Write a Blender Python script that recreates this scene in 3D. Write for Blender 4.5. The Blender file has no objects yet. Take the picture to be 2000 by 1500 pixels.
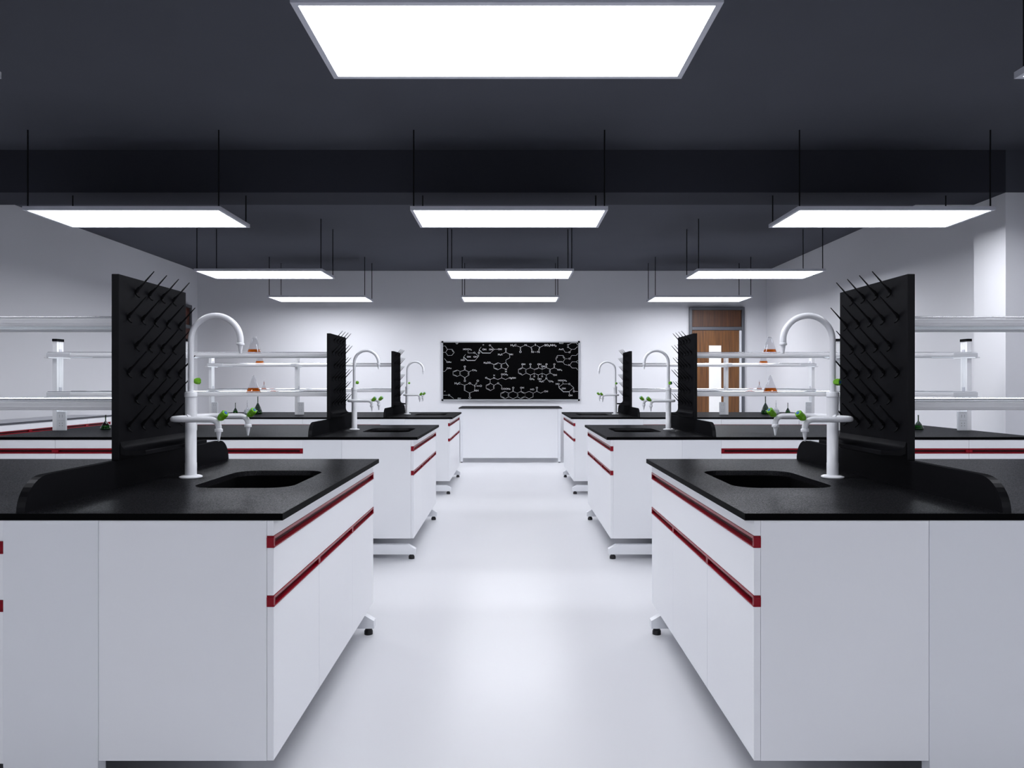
import bpy, bmesh, math, random
from mathutils import Vector, Matrix
random.seed(4)
SC = bpy.context.scene
COL = SC.collection
PI = math.pi

# ------------------------------------------------------------------ camera, world, exposure
F_PX = 1415.0
CAM_Z = 1.218
cam_d = bpy.data.cameras.new('camera')
cam_d.sensor_width = 36.0
cam_d.lens = F_PX / 2000.0 * 36.0
cam_d.shift_x = 2.0 / 2000.0
cam_d.clip_start = 0.02
cam = bpy.data.objects.new('camera', cam_d)
COL.objects.link(cam)
cam.location = (0, 0, CAM_Z)
cam.rotation_euler = (math.radians(90), 0, 0)
SC.camera = cam

wd = bpy.data.worlds.new('world')
SC.world = wd
wd.use_nodes = True
wd.node_tree.nodes['Background'].inputs[0].default_value = (0.5, 0.55, 0.7, 1)
wd.node_tree.nodes['Background'].inputs[1].default_value = 0.05

SC.view_settings.view_transform = 'Standard'
SC.view_settings.look = 'None'
SC.view_settings.exposure = 0.0
SC.view_settings.gamma = 1.0
SC.view_settings.use_curve_mapping = False
LAMP = 14.8                    # radiance of the lamp diffusers
LAMP_COL = (0.935, 0.95, 1.0, 1)
SC.cycles.max_bounces = 8
SC.cycles.diffuse_bounces = 5
SC.cycles.glossy_bounces = 4
SC.cycles.transparent_max_bounces = 24
SC.cycles.caustics_reflective = False
SC.cycles.caustics_refractive = False
SC.cycles.sample_clamp_indirect = 4.0

# ------------------------------------------------------------------ materials
def new_mat(name):
    m = bpy.data.materials.new(name)
    m.use_nodes = True
    nt = m.node_tree
    return m, nt, nt.nodes['Principled BSDF']

def mat(name, col, rough=0.5, metal=0.0, spec=0.5, coat=0.0, noise=None, bump=None):
    """noise=(scale, amount): small colour mottling; bump=(scale, strength)"""
    m, nt, p = new_mat(name)
    p.inputs['Base Color'].default_value = (*col, 1)
    p.inputs['Roughness'].default_value = rough
    p.inputs['Metallic'].default_value = metal
    p.inputs['Specular IOR Level'].default_value = spec
    p.inputs['Coat Weight'].default_value = coat
    tc = nt.nodes.new('ShaderNodeTexCoord')
    if noise:
        n = nt.nodes.new('ShaderNodeTexNoise'); n.inputs['Scale'].default_value = noise[0]
        n.inputs['Detail'].default_value = 4
        r = nt.nodes.new('ShaderNodeMix'); r.data_type = 'RGBA'
        a = noise[1]
        r.inputs['A'].default_value = (*[max(0, c * (1 - a)) for c in col], 1)
        r.inputs['B'].default_value = (*[min(1, c * (1 + a)) for c in col], 1)
        nt.links.new(tc.outputs['Object'], n.inputs['Vector'])
        nt.links.new(n.outputs['Fac'], r.inputs['Factor'])
        nt.links.new(r.outputs['Result'], p.inputs['Base Color'])
    if bump:
        n = nt.nodes.new('ShaderNodeTexNoise'); n.inputs['Scale'].default_value = bump[0]
        n.inputs['Detail'].default_value = 2
        b = nt.nodes.new('ShaderNodeBump'); b.inputs['Strength'].default_value = bump[1]
        b.inputs['Distance'].default_value = 0.001
        nt.links.new(tc.outputs['Object'], n.inputs['Vector'])
        nt.links.new(n.outputs['Fac'], b.inputs['Height'])
        nt.links.new(b.outputs['Normal'], p.inputs['Normal'])
    return m

def glass_mat(name, tint, strength=1.0, rough=0.02, rim=0.0):
    """thin clear sheet / vessel wall: see-through with fresnel reflection"""
    m, nt, p = new_mat(name)
    nt.nodes.remove(p)
    out = nt.nodes['Material Output']
    tr = nt.nodes.new('ShaderNodeBsdfTransparent'); tr.inputs[0].default_value = (*tint, 1)
    gl = nt.nodes.new('ShaderNodeBsdfGlossy'); gl.inputs['Roughness'].default_value = rough
    gl.inputs[0].default_value = (1, 1, 1, 1)
    lw = nt.nodes.new('ShaderNodeLayerWeight'); lw.inputs['Blend'].default_value = 0.5
    pw = nt.nodes.new('ShaderNodeMath'); pw.operation = 'POWER'; pw.inputs[1].default_value = 3.5
    fr = nt.nodes.new('ShaderNodeMath'); fr.operation = 'MULTIPLY_ADD'; fr.use_clamp = True
    fr.inputs[1].default_value = 0.42 * strength; fr.inputs[2].default_value = 0.03
    nt.links.new(lw.outputs['Facing'], pw.inputs[0]); nt.links.new(pw.outputs[0], fr.inputs[0])
    mx = nt.nodes.new('ShaderNodeMixShader')
    nt.links.new(fr.outputs[0], mx.inputs[0])
    nt.links.new(tr.outputs[0], mx.inputs[1]); nt.links.new(gl.outputs[0], mx.inputs[2])
    nt.links.new(mx.outputs[0], out.inputs['Surface'])
    return m

def liquid_mat(name, col, tint):
    m, nt, p = new_mat(name)
    out = nt.nodes['Material Output']
    p.inputs['Base Color'].default_value = (*col, 1)
    p.inputs['Roughness'].default_value = 0.15
    tr = nt.nodes.new('ShaderNodeBsdfTransparent'); tr.inputs[0].default_value = (*tint, 1)
    mx = nt.nodes.new('ShaderNodeMixShader'); mx.inputs[0].default_value = 0.5
    n = nt.nodes.new('ShaderNodeTexNoise'); n.inputs['Scale'].default_value = 45
    r = nt.nodes.new('ShaderNodeMapRange'); r.inputs[3].default_value = 0.2; r.inputs[4].default_value = 0.75
    nt.links.new(n.outputs['Fac'], r.inputs[0]); nt.links.new(r.outputs[0], mx.inputs[0])
    nt.links.new(tr.outputs[0], mx.inputs[1]); nt.links.new(p.outputs[0], mx.inputs[2])
    nt.links.new(mx.outputs[0], out.inputs['Surface'])
    return m

def matte_black(name, base, sheen0, sheen1, rough, scale):
    """dull black surface: dark body with a weak, grainy sheen"""
    m, nt, p = new_mat(name)
    nt.nodes.remove(p)
    out = nt.nodes['Material Output']
    df = nt.nodes.new('ShaderNodeBsdfDiffuse'); df.inputs[0].default_value = (*base, 1)
    gl = nt.nodes.new('ShaderNodeBsdfGlossy'); gl.inputs['Roughness'].default_value = rough
    gl.inputs[0].default_value = (0.96, 0.97, 1, 1)
    tc = nt.nodes.new('ShaderNodeTexCoord')
    n = nt.nodes.new('ShaderNodeTexNoise'); n.inputs['Scale'].default_value = scale; n.inputs['Detail'].default_value = 1
    r = nt.nodes.new('ShaderNodeMapRange'); r.inputs[1].default_value = .3; r.inputs[2].default_value = .7
    r.inputs[3].default_value = sheen0; r.inputs[4].default_value = sheen1
    mx = nt.nodes.new('ShaderNodeMixShader')
    nt.links.new(tc.outputs['Object'], n.inputs['Vector']); nt.links.new(n.outputs['Fac'], r.inputs[0])
    nt.links.new(r.outputs[0], mx.inputs[0])
    nt.links.new(df.outputs[0], mx.inputs[1]); nt.links.new(gl.outputs[0], mx.inputs[2])
    nt.links.new(mx.outputs[0], out.inputs['Surface'])
    return m

def wood_mat(name, c1, c2):
    m, nt, p = new_mat(name)
    tc = nt.nodes.new('ShaderNodeTexCoord')
    mp = nt.nodes.new('ShaderNodeMapping'); mp.inputs['Scale'].default_value = (22, 22, 0.9)
    n = nt.nodes.new('ShaderNodeTexNoise'); n.inputs['Scale'].default_value = 2.2; n.inputs['Detail'].default_value = 6
    cr = nt.nodes.new('ShaderNodeValToRGB')
    cr.color_ramp.elements[0].position = 0.35; cr.color_ramp.elements[0].color = (*c1, 1)
    cr.color_ramp.elements[1].position = 0.66; cr.color_ramp.elements[1].color = (*c2, 1)
    nt.links.new(tc.outputs['Object'], mp.inputs[0]); nt.links.new(mp.outputs[0], n.inputs['Vector'])
    nt.links.new(n.outputs['Fac'], cr.inputs[0]); nt.links.new(cr.outputs[0], p.inputs['Base Color'])
    p.inputs['Roughness'].default_value = 0.45
    return m

def emit_mat(name, col, s):
    m, nt, p = new_mat(name)
    p.inputs['Base Color'].default_value = (0.8, 0.8, 0.8, 1)
    p.inputs['Emission Color'].default_value = col
    p.inputs['Emission Strength'].default_value = s
    return m

M = {}
M['wall'] = mat('wall_paint', (0.69, 0.695, 0.725), 0.8, spec=0.2, noise=(3, 0.012))
M['floor'] = mat('floor_epoxy', (0.63, 0.635, 0.665), 0.30, spec=0.35, noise=(1.3, 0.02))
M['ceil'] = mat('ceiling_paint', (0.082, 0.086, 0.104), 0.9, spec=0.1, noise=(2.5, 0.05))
M['beam'] = mat('ceiling_paint_shaded', (0.035, 0.037, 0.047), 0.9, spec=0.1, noise=(2.5, 0.05))  # ceiling paint darkened, so the beam's shade sits in its colour
M['white'] = mat('white_laminate', (0.79, 0.80, 0.83), 0.32, spec=0.4, noise=(2, 0.01))
M['steel_white'] = mat('white_painted_steel', (0.74, 0.755, 0.79), 0.35, spec=0.4, noise=(6, 0.01))
M['red'] = mat('red_plastic', (0.22, 0.0008, 0.010), 0.3, spec=0.22, noise=(20, 0.05))
M['red_shade'] = mat('shaded_red_plastic', (0.045, 0.0006, 0.003), 0.5, spec=0.2, noise=(20, 0.05))  # painted shade inside the rail channels, a darker copy of the red
M['resin'] = matte_black('black_epoxy_resin', (0.004, 0.004, 0.005), .04, .145, .28, 330)
M['resin_edge'] = mat('black_epoxy_edge', (0.001, 0.001, 0.0013), 0.6, spec=0.03, noise=(60, 0.1))
M['black_pp'] = matte_black('black_polypropylene', (0.003, 0.003, 0.004), .0125, .0135, .4, 90)
M['black_peg'] = mat('black_peg_plastic', (0.002, 0.002, 0.003), 0.6, spec=0.12, noise=(60, 0.1))
M['rubber'] = mat('black_rubber', (0.004, 0.004, 0.006), 0.45, spec=0.4, noise=(60, 0.1))
M['tap'] = mat('white_enamel', (0.78, 0.79, 0.83), 0.25, spec=0.5, coat=0.2, noise=(10, 0.01))
M['green'] = mat('green_knob_plastic', (0.15, 0.42, 0.012), 0.3, noise=(30, 0.08))
M['blue'] = mat('blue_cap_plastic', (0.02, 0.09, 0.35), 0.35, noise=(30, 0.08))
M['alu'] = mat('aluminium', (0.74, 0.76, 0.80), 0.3, metal=0.3, noise=(14, 0.02))
M['rail'] = mat('white_anodised_rail', (0.90, 0.905, 0.93), 0.22, metal=0.0, noise=(14, 0.01))
M['chrome'] = mat('polished_aluminium', (0.92, 0.93, 0.96), 0.12, metal=0.95, noise=(14, 0.01))
M['lampframe'] = mat('lamp_frame_grey', (0.55, 0.56, 0.62), 0.45, metal=0.0, noise=(14, 0.02))
M['lamp'] = emit_mat('lamp_diffuser', LAMP_COL, LAMP)
M['rod'] = mat('black_rod', (0.003, 0.003, 0.004), 0.5, spec=0.2, noise=(14, 0.05))
M['glass'] = glass_mat('clear_glass_sheet', (0.93, 0.95, 0.96), 1.0)
M['flask'] = glass_mat('flask_glass', (0.90, 0.905, 0.92), 0.6)
M['orange'] = liquid_mat('orange_liquid', (0.52, 0.135, 0.010), (0.80, 0.33, 0.08))
M['greenliq'] = liquid_mat('green_liquid', (0.02, 0.42, 0.015), (0.08, 0.6, 0.05))
M['darkglass'] = glass_mat('dark_green_glass', (0.22, 0.27, 0.24), 1.8)
M['clearliq'] = liquid_mat('clear_liquid', (0.7, 0.72, 0.74), (0.9, 0.92, 0.93))
M['wood'] = wood_mat('door_wood', (0.085, 0.030, 0.006), (0.18, 0.072, 0.016))
M['wood2'] = wood_mat('transom_wood', (0.045, 0.013, 0.004), (0.10, 0.034, 0.009))
M['wood_red'] = wood_mat('side_door_wood', (0.04, 0.007, 0.002), (0.075, 0.016, 0.004))
M['doorframe'] = mat('door_frame_steel', (0.10, 0.105, 0.12), 0.4, metal=0.3, noise=(14, 0.03))
M['lit_pane'] = mat('lit_pane_white', (0.9, 0.9, 0.89), 0.5, noise=(8, 0.01))  # door pane coloured white to stand for the bright light outside
M['board'] = mat('chalkboard_black', (0.001, 0.001, 0.0013), 0.55, spec=0.02, noise=(20, 0.1))
M['board_frame'] = mat('grey_board_frame', (0.40, 0.41, 0.44), 0.4, metal=0.2, noise=(14, 0.02))
M['chalk'] = mat('chalk_white', (0.48, 0.49, 0.51), 0.9, noise=(120, 0.25))
M['grey_top'] = mat('grey_worktop', (0.42, 0.43, 0.48), 0.35, noise=(20, 0.03))
M['dark_edge'] = mat('dark_grey_edge', (0.05, 0.052, 0.065), 0.5, noise=(20, 0.05))
M['socket'] = mat('socket_dark', (0.06, 0.065, 0.08), 0.5, noise=(20, 0.05))

# ------------------------------------------------------------------ mesh helpers
class MB:
    def __init__(s, origin=(0, 0, 0)):
        s.bm = bmesh.new(); s.o = Vector(origin)
    def v(s, p):
        return s.bm.verts.new(Vector(p) - s.o)
    def box(s, x0, x1, y0, y1, z0, z1, bev=0.0):
        if x0 > x1: x0, x1 = x1, x0
        vs = [s.v((x, y, z)) for x in (x0, x1) for y in (y0, y1) for z in (z0, z1)]
        fs = [(0, 1, 3, 2), (4, 6, 7, 5), (0, 4, 5, 1), (2, 3, 7, 6), (0, 2, 6, 4), (1, 5, 7, 3)]
        faces = [s.bm.faces.new([vs[i] for i in f]) for f in fs]
        if bev:
            es = list({e for f in faces for e in f.edges})
            bmesh.ops.bevel(s.bm, geom=es, offset=bev, segments=2, profile=0.5, affect='EDGES')
        return s
    def prism(s, pts, axis, a, b, caps=True):
        """pts: 2d outline; axis 'x': (y,z), 'y': (x,z), 'z': (x,y)"""
        def P(p, t):
            if axis == 'x': return (t, p[0], p[1])
            if axis == 'y': return (p[0], t, p[1])
            return (p[0], p[1], t)
        A = [s.v(P(p, a)) for p in pts]; B = [s.v(P(p, b)) for p in pts]
        n = len(pts)
        for i in range(n):
            j = (i + 1) % n
            s.bm.faces.new((A[i], A[j], B[j], B[i]))
        if caps:
            s.bm.faces.new(A[::-1]); s.bm.faces.new(B)
        return s
    def tube(s, path, r, seg=16, caps=True):
        path = [Vector(p) for p in path]
        n = len(path)
        rs = r if isinstance(r, (list, tuple)) else [r] * n
        tang = []
        for i in range(n):
            a = path[max(0, i - 1)]; b = path[min(n - 1, i + 1)]
            tang.append((b - a).normalized())
        ref = Vector((0, 1, 0)) if abs(tang[0].y) < 0.9 else Vector((1, 0, 0))
        u = tang[0].cross(ref).normalized()
        rings = []
        for i in range(n):
            t = tang[i]
            u = (u - t * u.dot(t)).normalized()
            w = t.cross(u)
            rings.append([s.v(path[i] + (u * math.cos(2 * PI * k / seg) + w * math.sin(2 * PI * k / seg)) * rs[i]) for k in range(seg)])
        for i in range(n - 1):
            for k in range(seg):
                j = (k + 1) % seg
                s.bm.faces.new((rings[i][k], rings[i][j], rings[i + 1][j], rings[i + 1][k]))
        if caps:
            s.bm.faces.new(rings[0][::-1]); s.bm.faces.new(rings[-1])
        return s
    def lathe(s, c, prof, seg=32, caps=True):
        """prof: (r, z) list bottom to top around vertical axis at c=(x,y)"""
        rings = []
        for r, z in prof:
            rings.append([s.v((c[0] + r * math.cos(2 * PI * k / seg), c[1] + r * math.sin(2 * PI * k / seg), z)) for k in range(seg)])
        for i in range(len(prof) - 1):
            for k in range(seg):
                j = (k + 1) % seg
                s.bm.faces.new((rings[i][k], rings[i][j], rings[i + 1][j], rings[i + 1][k]))
        if caps:
            s.bm.faces.new(rings[0][::-1]); s.bm.faces.new(rings[-1])
        return s
    def build(s, name, m, parent=None, smooth=False, loc=None):
        bmesh.ops.recalc_face_normals(s.bm, faces=s.bm.faces)
        me = bpy.data.meshes.new(name)
        s.bm.to_mesh(me); s.bm.free()
        me.materials.append(m)
        o = bpy.data.objects.new(name, me)
        COL.objects.link(o)
        if smooth:
            for p in me.polygons: p.use_smooth = True
            try:
                me.set_sharp_from_angle(angle=math.radians(35))
            except Exception:
                pass
        if parent: o.parent = parent
        if loc is not None: o.location = loc
        return o

def tag(o, label, cat, group=None):
    o['label'] = label; o['category'] = cat
    if group: o['group'] = group
    return o

def empty(name, loc):
    o = bpy.data.objects.new(name, None)
    o.empty_display_size = 0.1
    COL.objects.link(o); o.location = loc
    return o

def struct(o):
    o['kind'] = 'structure'
    return o

_mir = {}
def mirror_mesh(me):
    if me.name not in _mir:
        n = me.copy()
        n.transform(Matrix.Diagonal((-1, 1, 1, 1))); n.flip_normals()
        _mir[me.name] = n
    return _mir[me.name]

def copy_tree(o, parent=None, mirror=False):
    c = o.copy(); COL.objects.link(c)
    c.parent = parent
    if mirror:
        if c.data: c.data = mirror_mesh(o.data)
        if parent is not None: c.location.x = -o.location.x
    for ch in list(o.children):
        copy_tree(ch, c, mirror)
    return c

MIR = 0.016     # x of the right-hand twin = MIR - x
ROWS = [2.06, 5.03, 8.00]
PLACE = {('L', 0): 'nearest left-hand bench', ('L', 1): 'second left-hand bench',
         ('L', 2): 'farthest left-hand bench', ('R', 0): 'nearest right-hand bench',
         ('R', 1): 'second right-hand bench', ('R', 2): 'farthest right-hand bench'}

def spread(proto, text, cat, group, rows=(0, 1, 2), sides='LR', mir=MIR):
    """proto stands at row 0 left; copies go to the other islands, each with its own label"""
    base = proto.location.copy()
    first = True
    res = {}
    for s in sides:
        for r in rows:
            if first:
                o = proto; first = False
            else:
                o = copy_tree(proto, None, s == 'R')
            x = base.x if s == 'L' else mir - base.x
            o.location = (x, base.y + ROWS[r] - ROWS[0], base.z)
            tag(o, text.format(PLACE[(s, r)]), cat, group)
            res[(s, r)] = o
    return res

# ------------------------------------------------------------------ room shell
XL, XR, YB, YF, ZC = -5.25, 4.279, 12.13, -3.2, 3.113
struct(MB().box(XL - .1, XR + .1, YF - .1, YB + .1, -0.1, 0).build('floor', M['floor']))
struct(MB().box(XL - .1, XR + .1, YF - .1, YB + .1, ZC, ZC + 0.1).build('ceiling', M['ceil']))
struct(MB().box(XL - .1, XR + .1, YB, YB + .12, 0, ZC).build('wall_back', M['wall']))
struct(MB().box(XL - .12, XL, YF, YB, 0, ZC).build('wall_left', M['wall']))
struct(MB().box(XR, XR + .12, YF, YB, 0, ZC).build('wall_right', M['wall']))
struct(MB().box(XL - .1, XR + .1, YF - .12, YF, 0, ZC).build('wall_front', M['wall']))
# ceiling beam and the pier that carries it at the right-hand wall
BY0, BY1, BZ, PX = 5.864, 6.267, 2.768, 4.004
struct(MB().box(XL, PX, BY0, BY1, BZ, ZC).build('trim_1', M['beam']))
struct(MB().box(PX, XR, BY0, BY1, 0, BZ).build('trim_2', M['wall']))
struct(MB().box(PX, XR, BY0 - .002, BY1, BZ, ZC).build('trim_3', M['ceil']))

# back door with transom
def door(n, x0, x1, ztop, y, wood, vision):
    d = empty('door_%d' % n, ((x0 + x1) / 2, y, 0)); struct(d); O = d.location
    f = MB(O)
    w = 0.045
    f.box(x0, x0 + w, y - .05, y, 0, ztop, .004); f.box(x1 - w, x1, y - .05, y, 0, ztop, .004)
    f.box(x0 + w, x1 - w, y - .05, y, ztop - w, ztop, .004)
    f.box(x0 + w, x1 - w, y - .045, y, 2.118, 2.172, .004)
    f.build('door_frame', M['doorframe'], d)
    MB(O).box(x0 + w + .003, x1 - w - .003, y - .02, y - .001, 2.175, ztop - w - .003, .002).build('transom_panel', M['wood2'] if wood == 'wood' else M[wood], d)
    MB(O).box(x0 + w + .006, x1 - w - .045, y - .035, y - .001, 0.008, 2.112, .003).build('door_leaf', M[wood], d)
    MB(O).box(x1 - w - .042, x1 - w - .003, y - .04, y - .001, 0.008, 2.112, .003).build('stile', M['alu'], d)
    if vision:
        MB(O).box(3.305, 3.508, y - .041, y - .034, 0.74, 1.86, .001).build('vision_panel', M['lit_pane'], d)
    return d
door(1, 2.976, 3.898, 2.50, YB - .001, 'wood', True)
# side door in the left wall, built along y
d2 = struct(empty('door_2', (XL, 11.35, 0)))
f = MB(d2.location)
for a, b in ((10.88, 10.925), (11.775, 11.82)):
    f.box(XL + .001, XL + .05, a, b, 0, 2.50, .004)
f.box(XL + .001, XL + .05, 10.925, 11.775, 2.455, 2.50, .004).box(XL + .001, XL + .045, 10.925, 11.775, 2.118, 2.172, .004)
f.build('door_frame', M['doorframe'], d2)
MB(d2.location).box(XL + .001, XL + .02, 10.928, 11.772, 2.175, 2.452).build('transom_panel', M['wood_red'], d2)
MB(d2.location).box(XL + .001, XL + .035, 10.93, 11.77, 0.008, 2.112, .003).build('door_leaf', M['wood_red'], d2)

# ------------------------------------------------------------------ island benches (built for row 0, left)
Y0 = ROWS[0]; Y1 = Y0 + 1.5
ZT, ZU = 0.85, 0.83             # worktop surface / underside
XA, XE = -0.650, -3.655         # worktop ends
FX = -0.676                     # aisle face of the sink cabinet

# --- sink cabinet
t = empty('sink_cabinet', (-0.925, Y0 + .75, 0.145)); O = t.location
c_ = MB(O)
c_.box(-1.174, FX - .0195, Y0 + .003, Y0 + .021, .145, ZU).box(-1.174, FX - .0195, Y1 - .021, Y1 - .003, .145, ZU)
c_.box(-1.174, FX - .0195, Y0 + .021, Y1 - .021, .145, .163).box(-1.174, -1.156, Y0 + .021, Y1 - .021, .163, ZU)
c_.box(FX - .028, FX - .0195, Y0 + .021, Y1 - .021, .163, ZU)
c_.build('carcass', M['white'], t)
MB(O).box(FX - .019, FX, Y0 + .003, Y1 - .003, .7855, ZU, .001).build('top_strip', M['white'], t)
MB(O).box(FX - .019, FX, Y0 + .003, Y1 - .003, .6155, .7515, .0012).build('drawer_front', M['white'], t)
ys = [Y0 + .003, Y0 + .494, Y0 + 1.029, Y1 - .003]
for a, b in zip(ys[:-1], ys[1:]):
    MB(O).box(FX - .019, FX, a + .0006, b - .0006, .145, .5835, .0012).build('cabinet_door', M['white'], t)
def rail(parent, O, y0, y1, z0, z1, divs):
    r = MB(O)
    X0, X1 = FX - .019, FX + .0015
    # channel profile along y: top lip, sloping hood, deep back, bottom lip
    prof = [(X0, z0), (X1 + .001, z0), (X1 + .001, z0 + .0035), (X1 - .0035, z0 + .004), (X0 + .004, z0 + .006), (X0 + .004, z1 - .014),
            (X1 - .004, z1 - .0105), (X1 - .0005, z1 - .009), (X1 + .001, z1 - .001), (X1, z1), (X0, z1)]
    r.prism(prof, 'y', y0, y1)
    h = r.build('handle_rail', M['red'], parent)
    MB(O).box(X0 + .0041, X0 + .0052, y0 + .001, y1 - .001, z0 + .0062, z1 - .0142).build('channel_shade', M['red_shade'], h)
    for a, b in divs:
        MB(O).box(X0, X1, a, b, z0, z1 - .004, .0005).build('end_cap', M['red'], h)
rail(t, O, Y0 + .002, Y1 - .002, .752, .785, [(Y0 - .0005, Y0 + .012), (Y1 - .012, Y1)])
rail(t, O, Y0 + .002, Y1 - .002, .584, .615, [(Y0 - .0005, Y0 + .012), (Y0 + .482, Y0 + .506), (Y0 + 1.017, Y0 + 1.041), (Y1 - .012, Y1)])
spread(t, 'white sink cabinet with dark red handle rails, aisle end of {}', 'cabinet', 'sink cabinets at the bench ends')

# --- supporting frame: leg panels, foot bars with levelling feet
t = empty('bench_frame', (-2.1, Y0 + .75, 0)); O = t.location
for yy0, yy1 in ((Y0, Y0 + .04), (Y1 - .04, Y1)):
    MB(O).box(-1.4437, -1.1745, yy0, yy1, .034, ZU).build('leg_panel', M['steel_white'], t)
for yy in (Y0 + .004, Y1 - .054):
    b = MB(O)
    xe = -0.664
    b.prism([(-3.60, .033), (xe, .033), (xe, .070), (xe - .052, .100), (-3.60, .100)], 'y', yy + .002, yy + .045)
    bar = b.build('foot_bar', M['steel_white'], t)
    for fx in (xe - .030, -2.1, -3.57):
        MB(O).lathe((fx, yy + .024), [(.021, 0), (.021, .016), (.017, .023), (.013, .027), (.013, .033)], 12).build('leveling_foot', M['rubber'], bar, True)
MB(O).box(-3.56, -1.5, Y0 + .70, Y0 + .80, .040, .095).build('stretcher', M['steel_white'], t)
spread(t, 'white steel support frame with black levelling feet under {}', 'frame', 'bench support frames')

# --- drawer cabinets facing the camera side
def drawer_cab(x1, x0, name='drawer_cabinet'):
    t = empty(name, ((x0 + x1) / 2, Y0 + .75, 0.137)); O = t.location
    MB(O).box(x0 + .0005, x1 - .0005, Y0 + .0225, Y1 - .02, .137, ZU, .001).build('carcass', M['white'], t)
    MB(O).box(x0 + .001, x1 - .001, Y0 + .002, Y0 + .022, .7705, ZU, .001).build('top_strip', M['white'], t)
    MB(O).box(x0 + .001, x1 - .001, Y0 + .002, Y0 + .022, .603, .7345, .0012).build('drawer_front', M['white'], t)
    MB(O).box(x0 + .001, x1 - .001, Y0 + .002, Y0 + .022, .137, .5695, .0012).build('cabinet_door', M['white'], t)
    for z0, z1 in ((.735, .770), (.570, .6025)):
        yf = Y0 - .0005; yb = Y0 + .022
        prof = [(yb, z0), (yf, z0), (yf, z0 + .008), (yf + .004, z0 + .009), (yb - .004, z0 + .01), (yb - .004, z1 - .010), (yf + .004, z1 - .010), (yf, z1 - .009), (yf, z1), (yb, z1)]
        h = MB(O).prism(prof, 'x', x0 + .0005, x1 - .0005).build('handle_rail', M['red'], t)
        MB(O).box(x0 + .002, x1 - .002, yb - .0052, yb - .0041, z0 + .0102, z1 - .0102).build('channel_shade', M['red_shade'], h)
        for a, b in ((x0 + .0005, x0 + .022), (x1 - .022, x1 - .0005)):
            MB(O).box(a, b, yf, yb - .006, z0 + .003, z1 - .004).build('end_cap', M['red'], h)
    return t
spread(drawer_cab(-1.444, -2.305), 'white drawer cabinet with red handle rail, beside the leg panel of {}', 'cabinet', 'bench drawer cabinets')
spread(drawer_cab(-2.305, -3.166), 'white drawer cabinet with red handle rail, in the middle of {}', 'cabinet', 'bench drawer cabinets')
spread(drawer_cab(-3.166, -3.640), 'narrow white drawer cabinet with red handle rail, wall end of {}', 'cabinet', 'bench drawer cabinets')

# --- black epoxy worktop with sink cut-out
SX0, SX1, SY0, SY1, SR = -1.147, -0.786, Y0 + .505, Y0 + 1.02, .085
def rrect(x0, x1, y0, y1, r, n=8):
    out = []
    for cx, cy, a0 in ((x1 - r, y1 - r, 0), (x0 + r, y1 - r, 90), (x0 + r, y0 + r, 180), (x1 - r, y0 + r, 270)):
        out.append([(cx + r * math.cos(math.radians(a0 + 90 * k / n)), cy + r * math.sin(math.radians(a0 + 90 * k / n))) for k in range(n + 1)])
    return out
t = empty('worktop', (-2.15, Y0 + .75, ZU)); O = t.location
w = MB(O)
corners = [(XA, Y1), (XE, Y1), (XE, Y0), (XA, Y0)]
arcs = rrect(SX0, SX1, SY0, SY1, SR)
lay = {}
for z in (ZU, ZT):
    lay[z] = ([w.v((*c, z)) for c in corners], [[w.v((*p, z)) for p in a] for a in arcs])
for z in (ZU, ZT):
    oc, ia = lay[z]
    for k in range(4):
        a = ia[k]
        for i in range(len(a) - 1):
            w.bm.faces.new((oc[k], a[i], a[i + 1]))
        k2 = (k + 1) % 4
        w.bm.faces.new((oc[k], a[-1], ia[k2][0], oc[k2]))
flat = [[v for a in lay[z][1] for v in a] for z in (ZU, ZT)]
n = len(flat[0])
for i in range(n):
    j = (i + 1) % n
    w.bm.faces.new((flat[0][i], flat[0][j], flat[1][j], flat[1][i]))
wt = w.build('slab', M['resin'], t)
# edge band of the slab: four thin strips, unpolished
e = MB(O)
for k in range(4):
    pass
e.box(XE, XA, Y0 - .0012, Y0 - .0002, ZU, ZT - .0004).box(XE, XA, Y1 + .0002, Y1 + .0012, ZU, ZT - .0004)
e.box(XA + .0002, XA + .0012, Y0 - .001, Y1 + .001, ZU, ZT - .0004).box(XE - .0012, XE - .0002, Y0 - .001, Y1 + .001, ZU, ZT - .0004)
e.build('edge_band', M['resin_edge'], t)
# slab edge strips (outer vertical faces close the slab)
s = MB(O)
A_ = [s.v((*c, ZU)) for c in corners]; B_ = [s.v((*c, ZT)) for c in corners]
for k in range(4):
    s.bm.faces.new((A_[k], A_[(k + 1) % 4], B_[(k + 1) % 4], B_[k]))
bm2 = bmesh.new(); bm2.from_mesh(wt.data)
tmp = bpy.data.meshes.new('tmp'); s.bm.to_mesh(tmp); s.bm.free()
bm2.from_mesh(tmp); bmesh.ops.remove_doubles(bm2, verts=bm2.verts, dist=1e-5)
bmesh.ops.recalc_face_normals(bm2, faces=bm2.faces); bm2.to_mesh(wt.data); bm2.free(); bpy.data.meshes.remove(tmp)
spread(t, 'black epoxy worktop with a sink cut-out on {}', 'worktop', 'black island worktops')

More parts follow.
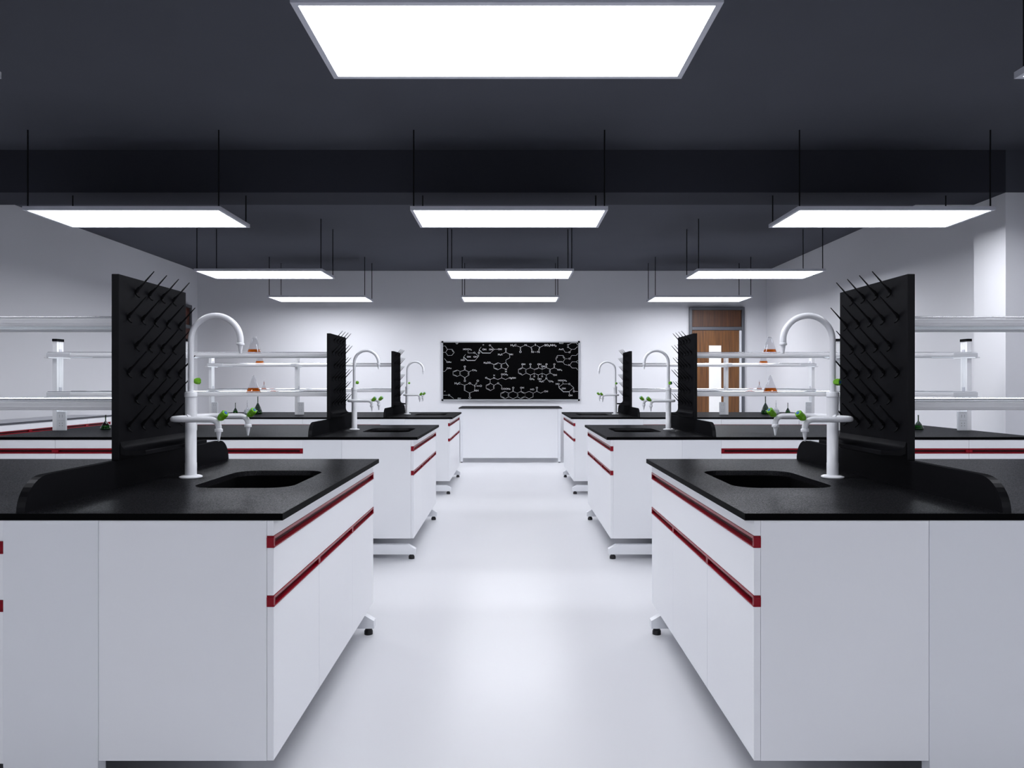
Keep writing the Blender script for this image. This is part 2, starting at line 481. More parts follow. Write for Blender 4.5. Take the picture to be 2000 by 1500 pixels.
# --- sink bowl under the cut-out
loop = [p for a in rrect(SX0 - .004, SX1 + .004, SY0 - .004, SY1 + .004, SR) for p in a]
inner = [p for a in rrect(SX0 + .004, SX1 - .004, SY0 + .004, SY1 - .004, SR) for p in a]
bot = [p for a in rrect(SX0 + .03, SX1 - .03, SY0 + .03, SY1 - .03, .06) for p in a]
O = Vector(((SX0 + SX1) / 2, (SY0 + SY1) / 2, .60))
b = MB(O)
rings = []
for pts, z in ((loop, ZT - .012), (loop, .60), None or (bot, .605)):
    pass
R = [[b.v((*p, z)) for p in pts] for pts, z in ((loop, .600), (loop, ZU - .001), (inner, ZU - .001), (inner, .64), (bot, .615))]
for i in range(len(R) - 1):
    for k in range(len(loop)):
        j = (k + 1) % len(loop)
        b.bm.faces.new((R[i][k], R[i][j], R[i + 1][j], R[i + 1][k]))
b.bm.faces.new(R[0][::-1]); b.bm.faces.new(R[-1])
sk = b.build('sink_bowl', M['resin_edge'], None, True, loc=O)
MB(O).lathe(((SX0 + SX1) / 2, (SY0 + SY1) / 2), [(.035, .6155), (.035, .619), (.022, .6185)], 20).build('drain', M['rubber'], sk)
spread(sk, 'black rectangular sink bowl with rounded corners set in {}', 'sink', 'black bench sinks')

# --- long low splash board
O = Vector((-1.3975, Y0 + .75, ZT))
pts = []
r = .105; ya, yb, zt = Y0 + .004, Y1 - .006, .948
pts += [(ya, ZT)]
for k in range(11):
    a = PI - (PI / 2) * k / 10
    pts.append((ya + r + r * math.cos(a), zt - .098 + .098 * math.sin(a)))
for k in range(11):
    a = PI / 2 - (PI / 2) * k / 10
    pts.append((yb - r + r * math.cos(a), zt - .098 + .098 * math.sin(a)))
b = MB(O)
pl = []
for p in pts:
    if not pl or (abs(p[0] - pl[-1][0]) + abs(p[1] - pl[-1][1])) > 1e-4: pl.append(p)
b.prism(pl, 'x', -1.410, -1.385)
sp = b.build('splash_board', M['black_pp'], None, loc=O)
spread(sp, 'low black splash board with rounded corners across {}', 'splash board', 'black splash boards')

# --- drying rack: pegboard with drip tray
BX = -1.374
O = Vector((BX - .013, Y0 + .741, .949))
t = empty('drying_rack', O)
yA, yB_ = Y0 + .480, Y0 + 1.003
MB(O).box(BX - .027, BX, yA, yB_, .949, 1.604, .002).build('pegboard', M['black_pp'], t)
prof = [(BX + .0004, 1.014), (BX + .005, 1.000), (BX + .013, .990), (BX + .026, .984), (BX + .045, .982), (BX + .088, .984), (BX + .090, .982),
        (BX + .090, .970), (BX + .045, .967), (BX + .02, .966), (BX + .0004, .972)]
MB(O).prism(prof, 'y', yA + .006, yB_ - .004).build('drip_tray', M['black_pp'], t, True)
# one peg: tapered rod tilted up and out, with a crescent drip guard
pg = MB()
d = Vector((.064, 0, .072)); st = Vector((.004, 0, .0))
pg.tube([(-.001, 0, .004), (.006, 0, -.004), st + Vector((.004, 0, .0))], .0042, 8)
pg.tube([st, st + d * .5, st + d], [.0044, .0032, .0017], 8)
arc = []
for k in range(9):
    a = math.radians(105 + 150 * k / 8)
    arc.append((.0205 + .0205 * math.cos(a) + .0015, 0, -.004 + .0205 * math.sin(a)))
pg.tube(arc, [.0022, .0027, .003, .0033, .0035, .0033, .003, .0027, .0022], 7)
peg_me = pg.build('peg', M['black_peg'], None, True)
rows_z = [1.558, 1.461, 1.361, 1.264, 1.167, 1.07]
first = True
for i, z in enumerate(rows_z):
    cols = [.591, .689, .787, .883] if i % 2 == 0 else [.537, .637, .734, .833, .935]
    for c in cols:
        p = peg_me if first else peg_me.copy()
        if not first: COL.objects.link(p)
        first = False
        p.parent = t
        p.location = Vector((BX + .0005, Y0 + c, z)) - O
spread(t, 'black drying rack pegboard with slanted pegs on {}', 'drying rack', 'black drying racks')

# --- three-way laboratory tap
TX, TY = -1.258, Y0 + .787
O = Vector((TX, TY, ZT))
t = empty('lab_faucet', O)
def A(x, y, z): return (TX + x, TY + y, z)
MB(O).lathe((TX, TY), [(.041, ZT), (.043, ZT + .003), (.0425, ZT + .006), (.034, ZT + .010), (.024, ZT + .012)], 40).build('base_flange', M['tap'], t, True)
MB(O).lathe((TX, TY), [(.0222, ZT + .011), (.0222, .908), (.0213, .9095), (.0213, 1.166)], 32).build('column', M['tap'], t, True)
MB(O).lathe((TX, TY), [(.0222, 1.1655), (.0240, 1.168), (.0240, 1.182), (.0215, 1.187), (.0115, 1.188)], 32).build('collar', M['tap'], t, True)
path = [A(0, 0, 1.186), A(0, 0, 1.25), A(0, 0, 1.34)]
for k in range(25):
    a = PI - PI * k / 24
    path.append(A(.0975 + .0975 * math.cos(a), 0, 1.389 + .0975 * math.sin(a)))
path.append(A(.195, 0, 1.379))
g = MB(O).tube(path, [.0112] * 3 + [.0112 + .0012 * k / 25 for k in range(26)], 20).build('gooseneck', M['tap'], t, True)
def nozzle_prof(ztop, length, r0, r1, rings=6):
    out = []
    for k in range(rings):
        f0 = k / rings; f1 = (k + 1) / rings
        ra = r0 + (r1 - r0) * f0
        out += [(ra, ztop - length * f0 - .0002), (ra * .86, ztop - length * f1 + .0012)]
    out.append((r1 * .7, ztop - length))
    return out[::-1]
MB(O).lathe((TX + .195, TY), [(.0148, 1.371), (.0152, 1.3725), (.0148, 1.378), (.0125, 1.3795)], 24).build('outlet_collar', M['tap'], g, True)
MB(O).lathe((TX + .195, TY), nozzle_prof(1.3715, .034, .0105, .0048), 20).build('nozzle', M['tap'], g, True)
for sgn in (-1, 1):
    ZA = 1.0855
    ctl = [(0, .012), (-.008, .022), (-.0185, .038), (-.0245, .058), (-.0262, .076), (-.0235, .098), (-.014, .120), (.002, .138), (.020, .147), (.040, .150), (.08, .150), (.140, .150)]
    path = [A(x, sgn * y, ZA) for x, y in ctl]
    for k in range(1, 9):
        a = PI / 2 - (PI / 2) * k / 8
        path.append(A(.140 + .030 * math.cos(a), sgn * .150, ZA - .030 + .030 * math.sin(a)))
    path.append(A(.170, sgn * .150, 1.0505))
    arm = MB(O).tube(path, .0108, 16).build('side_arm', M['tap'], t, True)
    c = (TX + .170, TY + sgn * .150)
    MB(O).lathe(c, [(.0145, 1.040), (.0147, 1.0405), (.0147, 1.049), (.0135, 1.0515), (.0108, 1.052)], 24).build('outlet_collar', M['tap'], arm, True)
    MB(O).lathe(c, nozzle_prof(1.0405, .036, .0098, .003), 20).build('nozzle', M['tap'], arm, True)
    MB(O).tube([A(0, sgn * .014, ZA), A(-.007, sgn * .024, ZA)], .0135, 16).build('arm_socket', M['tap'], arm, True)
    # green star knob on the elbow
    ax = Vector((.72, -.28, .60)).normalized()
    c0 = Vector(A(.166, sgn * .150, ZA - .004))
    def knob(c0, ax, parent, origin, L=.040, R=.0132, name='valve_knob', capname='knob_cap'):
        m_ = MB(origin)
        ref = Vector((0, 1, 0)); u = ax.cross(ref).normalized(); v = ax.cross(u)
        prof = [(R * .55, 0), (R * .8, .004), (R * .95, .010), (R, .018), (R * .93, .0195), (R * .93, .022), (R, .0235), (R, L - .004), (R * .9, L)]
        seg = 24; rings = []
        for rr, h in prof:
            ring = []
            for k in range(seg):
                a = 2 * PI * k / seg
                q = rr * (1 + (.10 * math.cos(6 * a) if h > .009 else 0))
                ring.append(m_.v(c0 + ax * h + (u * math.cos(a) + v * math.sin(a)) * q))
            rings.append(ring)
        for i in range(len(rings) - 1):
            for k in range(seg):
                j = (k + 1) % seg
                m_.bm.faces.new((rings[i][k], rings[i][j], rings[i + 1][j], rings[i + 1][k]))
        m_.bm.faces.new(rings[0][::-1]); m_.bm.faces.new(rings[-1])
        kb = m_.build(name, M['green'], parent, True)
        kb['label'] = 'green knob'
        cp = MB(origin).tube([c0 + ax * (L - .001), c0 + ax * (L + .0015)], R * .52, 12).build(capname, M['blue'], kb, True)
        cp['label'] = 'blue cap'
        return kb
    knob(c0 + ax * .008, ax, t, O)
# upper knob on the pipe; it sits behind the pipe on the left taps, in front on the right ones
uk = knob(Vector((0.010, 0.0, 0)), Vector((.66, .75, 0)).normalized(), t, Vector((0, 0, 0)), L=.024, R=.0118, name='upper_knob')
uk.location = Vector((.000, .004, 1.2295 - ZT))
ukr = knob(Vector((0.002, 0.0, 0)), Vector((.62, -.78, 0)).normalized(), None, Vector((0, 0, 0)), L=.026, R=.0125, name='upper_knob')
ukr_me, ukr_cap_me = ukr.data, ukr.children[0].data
bpy.data.objects.remove(ukr.children[0]); bpy.data.objects.remove(ukr)
fa = spread(t, 'white three-way lab faucet with green knobs on {}', 'faucet', 'white lab faucets', mir=.006)
for (s_, r_), o in fa.items():
    if s_ == 'R':
        for ch in o.children:
            if ch.name.startswith('upper_knob'):
                ch.data = ukr_me; ch.children[0].data = ukr_cap_me
                ch.location = Vector((.000, -.004, 1.2255 - ZT))

# --- reagent shelf: uprights, rails, two glass shelves
O = Vector((-2.5, Y0 + .755, ZT))
t = empty('reagent_shelf', O)
yc = Y0 + .755
for px in (-3.635, -2.600):
    u = MB(O)
    u.box(px, px + .032, yc - .042, yc + .042, ZT, 1.556, .001)
    for a, b in ((-.042, -.0135), (-.0105, .0105), (.0135, .042)):
        u.box(px + .032, px + .035, yc + a, yc + b, ZT, 1.556)
    up = u.build('upright', M['rail'], t)
    MB(O).box(px - .002, px + .040, yc - .046, yc + .046, 1.556, 1.577, .002).build('top_cap', M['black_pp'], up)
    for z in (1.461, 1.160):
        MB(O).box(px + .035, px + .041, yc - .017, yc + .017, z, z + .034, .003).build('clip', M['lampframe'], up)
    ob = MB(O).box(px + .0355, px + .108, yc - .048, yc - .028, ZT, 1.000, .002).build('outlet_box', M['steel_white'], t)
    sk = MB(O)
    cx = px + .070
    sk.box(px + .045, px + .100, yc - .0495, yc - .048, .990, .9915)
    sk.box(px + .045, px + .100, yc - .0495, yc - .048, .928, .9288)
    for z in (.955, .968, .885, .905):
        for dx in (-.012, .010):
            sk.box(cx + dx, cx + dx + .004, yc - .0495, yc - .048, z, z + .005)
    sk.build('socket', M['socket'], ob)
for z0, z1, zr in ((1.430, 1.456, 1.4625), (1.122, 1.150, 1.158)):
    for sg in (-1, 1):
        yy = yc - .005 + sg * .150
        rl = MB(O)
        rl.box(-3.60, -1.412, yy - .006, yy + .006, z0, z1, .0015)
        rl.box(-3.60, -1.412, yy - .009, yy + .009, z0 + .010, z0 + .012)
        o = rl.build('shelf_rail', M['rail'], t)
        MB(O).tube([(-3.60, yy, zr), (-2.5, yy, zr), (-1.412, yy, zr)], .0042, 10).build('guard_rod', M['chrome'], o, True)
        MB(O).box(-3.607, -3.42, yy - .0085, yy + .0085, z0 - .002, z1 + .004, .0015).build('rail_sleeve', M['steel_white'], o)
        MB(O).box(-2.612, -2.545, yy - .0085, yy + .0085, z0 - .002, z1 + .004, .0015).build('rail_clamp', M['steel_white'], o)
        MB(O).box(-1.4125, -1.4015, yy - .014, yy + .014, z0 - .006, z1 + .010, .001).build('end_block', M['black_pp'], o)
    MB(O).box(-3.598, -1.413, yc - .149, yc + .139, z0 + .012, z0 + .018).build('glass_shelf', M['glass'], t)
    for px in (-3.634, -2.599):
        MB(O).box(px, px + .034, yc - .148, yc + .138, z0 - .010, z0 - .0003, .001).build('cross_bracket', M['rail'], t)
spread(t, 'aluminium reagent shelf with two glass shelves standing on {}', 'shelf', 'glass reagent shelves')

# ------------------------------------------------------------------ glassware
def conical_flask(loc, neck=.008, h=.145, R=.058, fill=.32, liq='orange'):
    f = empty('conical_flask', loc); O = Vector((0, 0, 0))
    prof = [(R * .93, 0), (R, .004), (R, .010), (neck + .003, h * .90), (neck, h * .93), (neck, h - .004), (neck + .003, h)]
    gg = MB().lathe((0, 0), prof + [(neck + .001, h)], 32, caps=False)
    g = gg.build('glass_body', M['flask'], f, True)
    MB().lathe((0, 0), [(neck + .0005, h - .003), (neck + .0035, h - .002), (neck + .0035, h), (neck + .0005, h + .001)], 24, caps=False).build('rim', M['chrome'], f, True)
    zf = h * fill
    rt = R - (R - neck) * (zf - .01) / (h * .9 - .01)
    MB().lathe((0, 0), [(R * .90, .002), (R * .965, .005), (R * .965, .010), (rt * .965, zf)], 32).build('liquid', M[liq], f, True)
    return f
def vol_flask(loc, h, R, body, liq, glass, name='volumetric_flask', liqfill=.3):
    f = empty(name, loc)
    hb = h * body
    nk = max(.0045, R * .11)
    prof = [(R * .7, 0), (R * .96, .004), (R, h * .06), (R * .97, h * .13), (R * .62, hb * .62), (R * .28, hb * .88), (nk, hb), (nk, h)]
    MB().lathe((0, 0), prof, 28, caps=False).build('glass_body', M[glass], f, True)
    MB().lathe((0, 0), [(nk + .0003, h - .003), (nk + .0025, h - .002), (nk + .0025, h), (nk, h + .0008)], 16, caps=False).build('rim', M['chrome'], f, True)
    k = .93
    MB().lathe((0, 0), [(R * .68 * k, .002), (R * .96 * k, .005), (R * k, h * .06), (R * .97 * k, h * .13), (R * .85 * k, h * liqfill * .62)], 28).build('liquid', M[liq], f, True)
    MB().lathe((0, 0), [(nk * .75, hb * .96), (nk * .75, hb + (h - hb) * .62)], 12).build('stem_liquid', M[liq], f, True)
    return f
YC = [r + .755 for r in ROWS]
for sd, sx in (('L', lambda x: x), ('R', lambda x: MIR - x)):
    w2, w3 = PLACE[(sd, 1)], PLACE[(sd, 2)]
    ZS_T, ZS_B = 1.4484, 1.1404
    tag(conical_flask((sx(-2.050), YC[1], ZS_T), neck=.017, h=.143), 'conical flask of orange liquid on the top glass shelf of ' + w2, 'flask', 'orange conical flasks')
    tag(conical_flask((sx(-2.055), YC[1], ZS_B)), 'conical flask of orange liquid on the lower glass shelf of ' + w2, 'flask', 'orange conical flasks')
    tag(conical_flask((sx(-3.035), YC[2], ZS_T)), 'conical flask of orange liquid on the top glass shelf of ' + w3, 'flask', 'orange conical flasks')
    tag(vol_flask((sx(-2.985), YC[2], ZS_B), .125, .034, .55, 'orange', 'flask', liqfill=.35), 'small long-necked flask of orange liquid on the lower shelf of ' + w3, 'flask', 'small long-necked flasks')
    tag(vol_flask((sx(-3.262), ROWS[1] + .80, ZT), .120, .040, .60, 'greenliq', 'darkglass', liqfill=.42), 'small long-necked flask of green liquid on the worktop of ' + w2, 'flask', 'green long-necked flasks')
    tag(vol_flask((sx(-3.075), ROWS[2] + .80, ZT), .225, .054, .62, 'greenliq', 'darkglass', liqfill=.32), 'large long-necked flask of green liquid on the worktop of ' + w3, 'flask', 'green long-necked flasks')
    tag(vol_flask((sx(-3.240), ROWS[2] + .90, ZT), .165, .044, .55, 'clearliq', 'flask', liqfill=.5), 'clear long-necked flask between two green ones on ' + w3, 'flask', 'clear long-necked flasks')
    tag(vol_flask((sx(-3.370), ROWS[2] + .86, ZT), .140, .034, .55, 'greenliq', 'darkglass', liqfill=.4), 'smallest green long-necked flask on ' + w3 + ', beside the clear flask', 'flask', 'green long-necked flasks')

# ------------------------------------------------------------------ pendant light panels
LY = [2.453, 5.376, 8.285, 10.775, -1.55]  # last row is unseen, added as fill light for the nearest bench fronts
LX = [(-2.893, 'left'), (-0.014, 'middle'), (2.865, 'right')]
LW, LD, LZ = 1.470, .615, 2.510
rowname = ['row nearest the camera', 'second row from the camera', 'third row from the camera', 'farthest row, nearest the chalkboard', 'added fill row behind camera']
L0 = None
for ri, y in enumerate(LY):
    for x, nm in LX:
        l = empty('ceiling_light', (x, y + LD / 2, LZ))
        if L0 is None:
            f = MB(); hx, hy, bw = LW / 2, LD / 2, .022
            f.box(-hx, hx, -hy, -hy + bw, 0, .028).box(-hx, hx, hy - bw, hy, 0, .028)
            f.box(-hx, -hx + bw, -hy + bw, hy - bw, 0, .028).box(hx - bw, hx, -hy + bw, hy - bw, 0, .028)
            f.box(-hx + bw, hx - bw, -hy + bw, hy - bw, .016, .028)
            fo = f.build('frame', M['lampframe'], l)
            do = MB().box(-hx + bw + .0005, hx - bw - .0005, -hy + bw + .0005, hy - bw - .0005, .004, .012).build('diffuser', M['lamp'], l)
            L0 = (fo.data, do.data)
        else:
            for nme, me in zip(('frame', 'diffuser'), L0):
                o = bpy.data.objects.new(nme, me); COL.objects.link(o); o.parent = l
        for dx in (-.712, .712):
            for dy in (-.2775, .2775):
                yy = y + LD / 2 + dy
                top = BZ if BY0 < yy < BY1 else ZC
                MB().tube([(dx, dy, .027), (dx, dy, top - LZ)], .0055, 8).build('suspension_rod', M['rod'], l)
        tag(l, 'rectangular white pendant light panel on black rods, %s of the %s' % (nm, rowname[ri]), 'ceiling light', 'pendant light panels')

# ------------------------------------------------------------------ teacher's desk
DY0, DY1 = 11.21, 12.0
t = empty('demonstration_desk', (-.008, (DY0 + DY1) / 2, 0)); O = t.location
MB(O).box(-.812, .792, DY0, DY1, .832, .853, .003).build('desktop', M['resin'], t)
MB(O).box(-.745, .728, DY0 + .018, DY0 + .038, .071, .812).build('front_panel', M['white'], t)
MB(O).box(-.745, .728, DY0 + .006, DY1 - .02, .812, .832).build('apron', M['steel_white'], t)
for x in (-.785, .729):
    for y in (DY0 + .005, DY1 - .055):
        lg = MB(O).box(x, x + .0395, y, y + .045, .012, .832, .002).build('leg', M['steel_white'], t)
        MB(O).lathe((x + .02, y + .022), [(.016, 0), (.016, .008), (.008, .012)], 12).build('leveling_foot', M['rubber'], lg)
    MB(O).box(x + .004, x + .036, DY0 + .05, DY1 - .055, .10, .14).build('side_rail', M['steel_white'], t)
tag(t, 'white demonstration desk with black top below the chalkboard', 'desk')

# ------------------------------------------------------------------ chalkboard
def bp(u, v):       # drawing coordinates on the board -> metres on the wall
    return ((850 + u / 5.557 - 998) / 116.65, CAM_Z + (750 - 650 - v / 5.557) / 116.65)
cx0, cz1 = bp(72, 92); cx1, cz0 = bp(1566, 737)
t = empty('chalkboard', ((cx0 + cx1) / 2, YB, cz0)); O = t.location
MB(O).box(cx0 + .01, cx1 - .01, YB - .022, YB - .001, cz0 + .01, cz1 - .01).build('board_panel', M['board'], t)
f = MB(O); w_ = .022
f.box(cx0 + w_, cx1 - w_, YB - .034, YB - .001, cz1 - w_, cz1, .003).box(cx0 + w_, cx1 - w_, YB - .034, YB - .001, cz0, cz0 + w_, .003)
f.box(cx0, cx0 + w_, YB - .034, YB - .001, cz0 + w_, cz1 - w_, .003).box(cx1 - w_, cx1, YB - .034, YB - .001, cz0 + w_, cz1 - w_, .003)
f.build('frame', M['board_frame'], t)
for xx in (cx0 - .004, cx1 - .030):
    for zz in (cz0 - .004, cz1 - .030):
        MB(O).box(xx, xx + .034, YB - .038, YB - .001, zz, zz + .034, .008).build('corner_piece', M['black_pp'], t, True)

L = []      # chalk strokes (polylines)
def pl_(*p): L.append(p)
def hexa(*p, dbl=()):
    L.append(tuple(p) + (p[0],))
    c = (sum(q[0] for q in p) / len(p), sum(q[1] for q in p) / len(p))
    for i in dbl:
        a, b = p[i], p[(i + 1) % len(p)]
        k = .80
        a2 = (c[0] + (a[0] - c[0]) * k, c[1] + (a[1] - c[1]) * k); b2 = (c[0] + (b[0] - c[0]) * k, c[1] + (b[1] - c[1]) * k)
        m1 = (a2[0] * .92 + b2[0] * .08, a2[1] * .92 + b2[1] * .08); m2 = (a2[0] * .08 + b2[0] * .92, a2[1] * .08 + b2[1] * .92)
        L.append((m1, m2))
def dbl(a, b, g=7):
    dx, dy = b[0] - a[0], b[1] - a[1]; l = math.hypot(dx, dy); ox, oy = -dy / l * g / 2, dx / l * g / 2
    L.append(((a[0] + ox, a[1] + oy), (b[0] + ox, b[1] + oy))); L.append(((a[0] - ox, a[1] - oy), (b[0] - ox, b[1] - oy)))
T = []      # text (string, u, v, cap height)
def tx(s, u, v, h=17): T.append((s, u, v, h))
pl_((88, 145), (110, 143), (133, 180), (115, 213), (88, 213))
hexa((135, 180), (185, 180), (208, 213), (180, 247), (138, 247), (115, 213), dbl=(1,))
pl_((100, 280), (124, 306)); tx('OAc', 150, 318); tx('OAc', 152, 385); pl_((130, 392), (105, 420), (88, 420))
pl_((88, 677), (135, 677)); tx('O', 152, 677); pl_((166, 686), (200, 712)); tx('OH', 262, 712, 14); tx('H', 105, 635, 11); tx('O', 237, 114, 19)
tx('HOCH₂', 350, 180); pl_((357, 192), (357, 220), (410, 220)); tx('O', 426, 218)
pl_((440, 225), (472, 255), (435, 298), (350, 298), (310, 262), (330, 235)); pl_((435, 303), (350, 303)); pl_((350, 303), (312, 268))
tx('OH', 366, 262); tx('OH', 437, 262); tx('HO', 300, 297); pl_((310, 262), (308, 283)); pl_((472, 255), (474, 234)); tx('O', 475, 219)
pl_((476, 205), (478, 182), (500, 155)); pl_((478, 182), (515, 218), (600, 218), (640, 180), (608, 150)); pl_((478, 188), (513, 223), (602, 223))
tx('O', 595, 138); tx('H', 523, 132, 12); tx('OH', 534, 182); tx('OH', 606, 182); pl_((640, 180), (680, 180)); tx('OH', 702, 180)
tx('O', 767, 176); dbl((767, 188), (767, 212)); pl_((767, 212), (738, 226)); tx('H₃C', 707, 236); pl_((767, 212), (802, 230)); tx('NH', 824, 236)
pl_((808, 247), (810, 272), (768, 295), (768, 325)); pl_((722, 340), (768, 325), (797, 362), (782, 384)); pl_((771, 332), (788, 362))
tx('N', 768, 397); pl_((755, 391), (722, 380)); hexa((680, 325), (722, 340), (722, 380), (678, 402), (637, 385), (637, 345), dbl=(1, 3, 5))
pl_((637, 345), (603, 330)); tx('H₃CO', 564, 326); tx('H', 768, 422)
hexa((238, 405), (275, 420), (275, 458), (238, 475), (195, 458), (195, 420), dbl=(1, 3, 5))
hexa((275, 420), (322, 403), (367, 425), (367, 460), (322, 487), (275, 458), dbl=(2,))
tx('O', 322, 367); dbl((322, 379), (322, 403)); dbl((322, 487), (322, 512)); tx('O', 323, 524); pl_((367, 425), (395, 410)); tx('CH₃', 427, 407)
tx('H₃C', 243, 549, 21); pl_((280, 555), (318, 570), (362, 553)); tx('O', 377, 549, 20); pl_((392, 556), (418, 571)); tx('S', 430, 577, 21)
tx('O', 463, 522, 20); dbl((440, 562), (453, 540)); dbl((450, 577), (478, 577)); tx('O', 495, 577, 20); pl_((430, 592), (430, 613)); tx('NH', 447, 628, 20)
pl_((420, 635), (373, 652), (318, 625)); dbl((320, 625), (320, 570)); dbl((375, 652), (375, 690)); tx('O', 377, 705, 20)
tx('O', 554, 490); dbl((566, 497), (597, 507), 6); pl_((597, 507), (628, 495)); tx('N', 640, 491); tx('H', 640, 463, 15)
pl_((652, 497), (680, 507), (722, 490), (765, 507), (795, 492)); tx('HgOH', 838, 491); pl_((722, 490), (722, 465)); tx('OCH₃', 752, 452)
pl_((597, 507), (597, 547)); hexa((597, 547), (640, 570), (640, 605), (597, 628), (553, 605), (553, 570), dbl=(1, 3, 5))
pl_((640, 570), (668, 553)); tx('O', 683, 549); pl_((697, 556), (722, 575), (722, 600)); tx('COONa', 767, 609)
tx('H₃C', 850, 136, 22); pl_((888, 143), (925, 157)); dbl((925, 157), (925, 197)); tx('O', 925, 209, 20); pl_((925, 157), (965, 140)); tx('N', 982, 135, 21)
pl_((998, 142), (1038, 158), (1072, 140)); tx('S', 1087, 132, 21); pl_((1102, 140), (1135, 158), (1178, 139)); tx('SO₂NH₂', 1250, 136, 22)
dbl((1040, 158), (1050, 194)); dbl((1133, 158), (1123, 194)); tx('N', 1055, 209, 21); tx('N', 1120, 209, 21); pl_((1074, 209), (1101, 209))
hexa((945, 378), (988, 397), (988, 438), (945, 460), (903, 438), (903, 397), dbl=(1, 3, 5))
hexa((988, 397), (1033, 380), (1075, 397), (1075, 440), (1033, 458), (988, 438))
hexa((1075, 397), (1120, 380), (1160, 397), (1160, 440), (1117, 458), (1075, 440), dbl=(0,))
hexa((1160, 397), (1205, 378), (1248, 397), (1248, 438), (1205, 458), (1160, 440), dbl=(2,))
tx('OH', 957, 343); pl_((945, 353), (945, 378)); tx('O', 1033, 343); dbl((1033, 355), (1033, 380)); tx('OH', 1130, 343); pl_((1120, 354), (1120, 380))
tx('OH', 1172, 366); pl_((1160, 376), (1160, 397)); tx('O', 1207, 343); dbl((1205, 355), (1205, 378)); tx('O', 1292, 343); dbl((1291, 355), (1290, 380))
pl_((1248, 397), (1290, 380), (1325, 395)); tx('NH₂', 1350, 402); pl_((1248, 438), (1280, 452)); tx('OH', 1300, 459)
pl_((1033, 458), (1033, 487)); tx('CH₃', 1050, 502); tx('H', 1075, 476, 14); pl_((1117, 458), (1117, 488)); tx('OH', 1132, 502); tx('H', 1160, 476, 14)
pl_((1205, 458), (1205, 485)); tx('N', 1205, 497); tx('H₃C', 1153, 527); tx('CH₃', 1257, 527); pl_((1195, 507), (1178, 520)); pl_((1215, 507), (1231, 519))
pl_((1075, 440), (1075, 464)); pl_((1160, 440), (1160, 464))
hexa((755, 635), (800, 655), (800, 695), (755, 715), (712, 695), (712, 655), dbl=(1, 3, 5))
hexa((800, 655), (845, 635), (890, 655), (890, 695), (845, 715), (800, 695))
hexa((890, 655), (933, 635), (975, 655), (975, 695), (933, 715), (890, 695), dbl=(1, 3, 5))
hexa((975, 655), (1018, 635), (1062, 655), (1062, 695), (1018, 715), (975, 695))
tx('O', 847, 597); dbl((845, 609), (845, 635)); tx('OH', 943, 597); pl_((933, 608), (933, 635)); pl_((1062, 655), (1103, 635), (1145, 655), (1175, 640))
dbl((1103, 610), (1103, 635)); tx('O', 1103, 597); tx('HO', 1052, 615); tx('OH', 1202, 636)
tx('AcO', 1367, 114, 15); tx('AcO', 1367, 180); pl_((1395, 190), (1410, 213), (1440, 213)); tx('O', 1456, 213); pl_((1465, 202), (1478, 180), (1512, 180), (1545, 150))
tx('O', 1441, 133, 14); tx('O', 1441, 157, 14); pl_((1451, 126), (1480, 112), (1530, 112), (1546, 135)); pl_((1451, 165), (1478, 180))
hexa((1325, 247), (1388, 247), (1410, 282), (1385, 318), (1325, 318), (1307, 282), dbl=(1, 3, 5))
pl_((1420, 282), (1437, 282)); tx('O', 1456, 282); pl_((1466, 271), (1480, 247), (1530, 247), (1546, 225)); pl_((1385, 318), (1405, 345), (1440, 352)); tx('N', 1455, 352)
pl_((1466, 341), (1485, 315), (1530, 315), (1546, 300)); pl_((1466, 362), (1485, 382), (1530, 382), (1546, 405)); pl_((1530, 315), (1546, 330))
tx('HOCH₂', 1380, 518); pl_((1385, 529), (1385, 555), (1438, 555)); tx('O', 1455, 556); pl_((1467, 565), (1502, 595), (1455, 637), (1390, 637), (1340, 590), (1385, 555))
pl_((1455, 642), (1390, 642), (1342, 597)); tx('HO', 1327, 556); pl_((1340, 568), (1340, 590)); tx('OH', 1394, 605); pl_((1502, 595), (1502, 622)); tx('O', 1505, 636)
pl_((1519, 636), (1546, 636)); pl_((1455, 637), (1455, 667)); tx('OH', 1467, 680)
ch = MB(O)
yc_ = YB - .0235
for poly in L:
    for (a, b) in zip(poly[:-1], poly[1:]):
        ax_, az = bp(*a); bx, bz = bp(*b)
        dx, dz = bx - ax_, bz - az; l = math.hypot(dx, dz)
        if l < 1e-5: continue
        hw = .0019
        nx, nz = -dz / l * hw, dx / l * hw
        ex, ez = dx / l * hw * .6, dz / l * hw * .6
        q = [(ax_ + nx - ex, az + nz - ez), (ax_ - nx - ex, az - nz - ez), (bx - nx + ex, bz - nz + ez), (bx + nx + ex, bz + nz + ez)]
        ch.prism(q, 'y', yc_, yc_ + .0012)
chalk = ch.build('chalk_drawing', M['chalk'], t)
# lettering joined into the same chalk drawing
dg = bpy.context.evaluated_depsgraph_get()
bmj = bmesh.new(); bmj.from_mesh(chalk.data)
for s_, u_, v_, h_ in T:
    c = bpy.data.curves.new('letters', 'FONT')
    c.body = s_; c.align_x = 'CENTER'; c.align_y = 'CENTER'
    capm = h_ / 5.557 / 116.65
    c.size = capm / .70
    c.extrude = .0005; c.offset = c.size * .012
    to = bpy.data.objects.new('letters', c); COL.objects.link(to)
    dg = bpy.context.evaluated_depsgraph_get(); dg.update()
    me = bpy.data.meshes.new_from_object(to.evaluated_get(dg))
    x_, z_ = bp(u_, v_)
    me.transform(Matrix.Translation(Vector((x_, yc_ + .0005, z_)) - O) @ Matrix.Diagonal((1.15, 1, 1, 1)) @ Matrix.Rotation(PI / 2, 4, 'X'))
    bmj.from_mesh(me)
    bpy.data.objects.remove(to); bpy.data.curves.remove(c); bpy.data.meshes.remove(me)
bmj.to_mesh(chalk.data); bmj.free()
for p in chalk.data.polygons: p.material_index = 0
chalk['label'] = 'white chalk chemical structures'
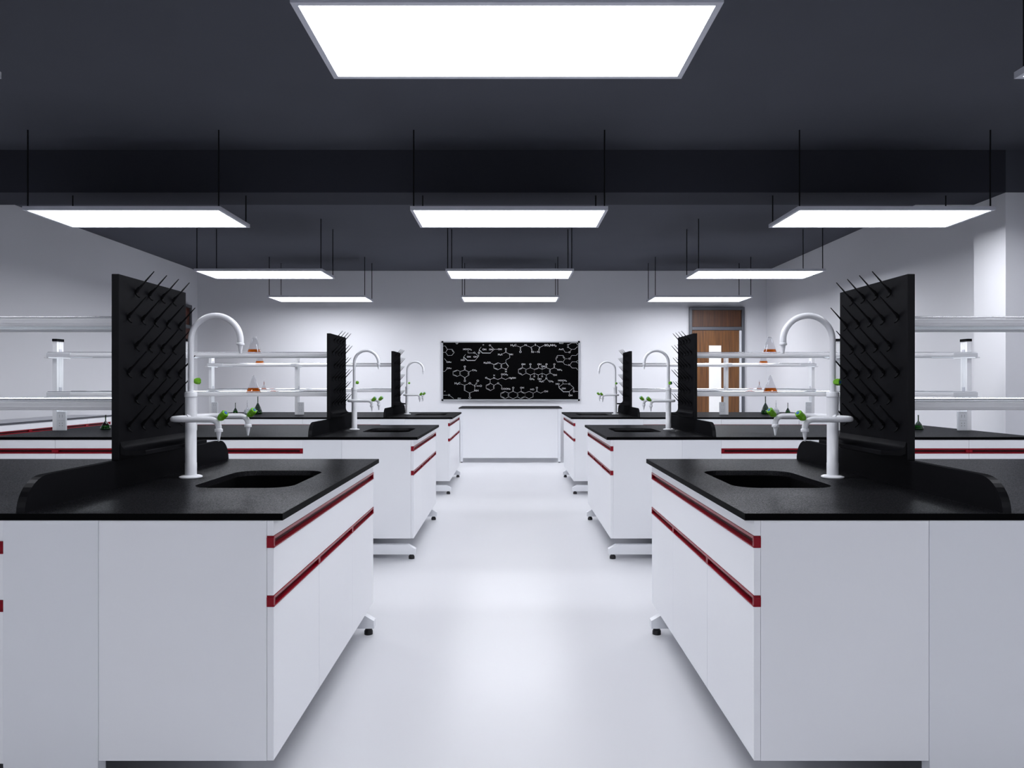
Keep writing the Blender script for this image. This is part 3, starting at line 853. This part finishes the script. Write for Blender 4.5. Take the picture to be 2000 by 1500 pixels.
tag(t, 'black chalkboard covered in white chemical structures on the back wall', 'chalkboard')

# ------------------------------------------------------------------ bench along the left wall
WX = -4.77
def wall_cab(y0, y1, text):
    t = empty('wall_cabinet', ((WX + XL) / 2, (y0 + y1) / 2, 0)); O = t.location
    MB(O).box(XL + .004, WX - .0205, y0 + .0005, y1 - .0005, .10, .829, .001).build('carcass', M['white'], t)
    MB(O).box(XL + .004, WX - .06, y0 + .0005, y1 - .0005, 0, .099).build('plinth', M['dark_edge'], t)
    MB(O).box(WX - .02, WX, y0 + .001, y1 - .001, .7705, .829, .001).build('top_strip', M['white'], t)
    MB(O).box(WX - .02, WX, y0 + .001, y1 - .001, .602, .7365, .001).build('drawer_front', M['white'], t)
    ym = (y0 + y1) / 2
    for a, b in ((y0, ym), (ym, y1)):
        MB(O).box(WX - .02, WX, a + .001, b - .001, .10, .5685, .001).build('cabinet_door', M['white'], t)
    for z0, z1 in ((.737, .770), (.569, .6015)):
        X0, X1 = WX - .02, WX + .001
        prof = [(X0, z0), (X1, z0), (X1, z0 + .007), (X0 + .005, z0 + .009), (X0 + .005, z1 - .009), (X1, z1 - .008), (X1, z1), (X0, z1)]
        h = MB(O).prism(prof, 'y', y0 + .0005, y1 - .0005).build('handle_rail', M['red'], t)
        MB(O).box(X0 + .0051, X0 + .006, y0 + .002, y1 - .002, z0 + .0092, z1 - .0092).build('channel_shade', M['red_shade'], h)
        for a, b in ((y0 + .0005, y0 + .024), (y1 - .024, y1 - .0005)):
            MB(O).box(X0, X1 - .002, a, b, z0 + .002, z1 - .002).build('end_cap', M['red'], h)
    tag(t, text, 'cabinet', 'cabinets along the left wall')
wall_cab(6.238, 7.197, 'white wall-side cabinet with red rail, left of the second bench, nearest the camera')
wall_cab(7.197, 8.156, 'white wall-side cabinet with red rail, middle one along the left wall')
wall_cab(8.156, 8.635, 'narrow white wall-side cabinet with red rail, farthest along the left wall')
t = empty('wall_worktop', ((WX + XL) / 2, 7.44, .83)); O = t.location
MB(O).box(XL + .002, WX + .006, 6.238, 8.66, .8305, .850, .001).build('slab', M['grey_top'], t)
MB(O).box(WX + .0062, WX + .008, 6.238, 8.66, .8305, .8495).build('edge_band', M['dark_edge'], t)
tag(t, 'grey worktop with dark edge along the left wall', 'worktop')
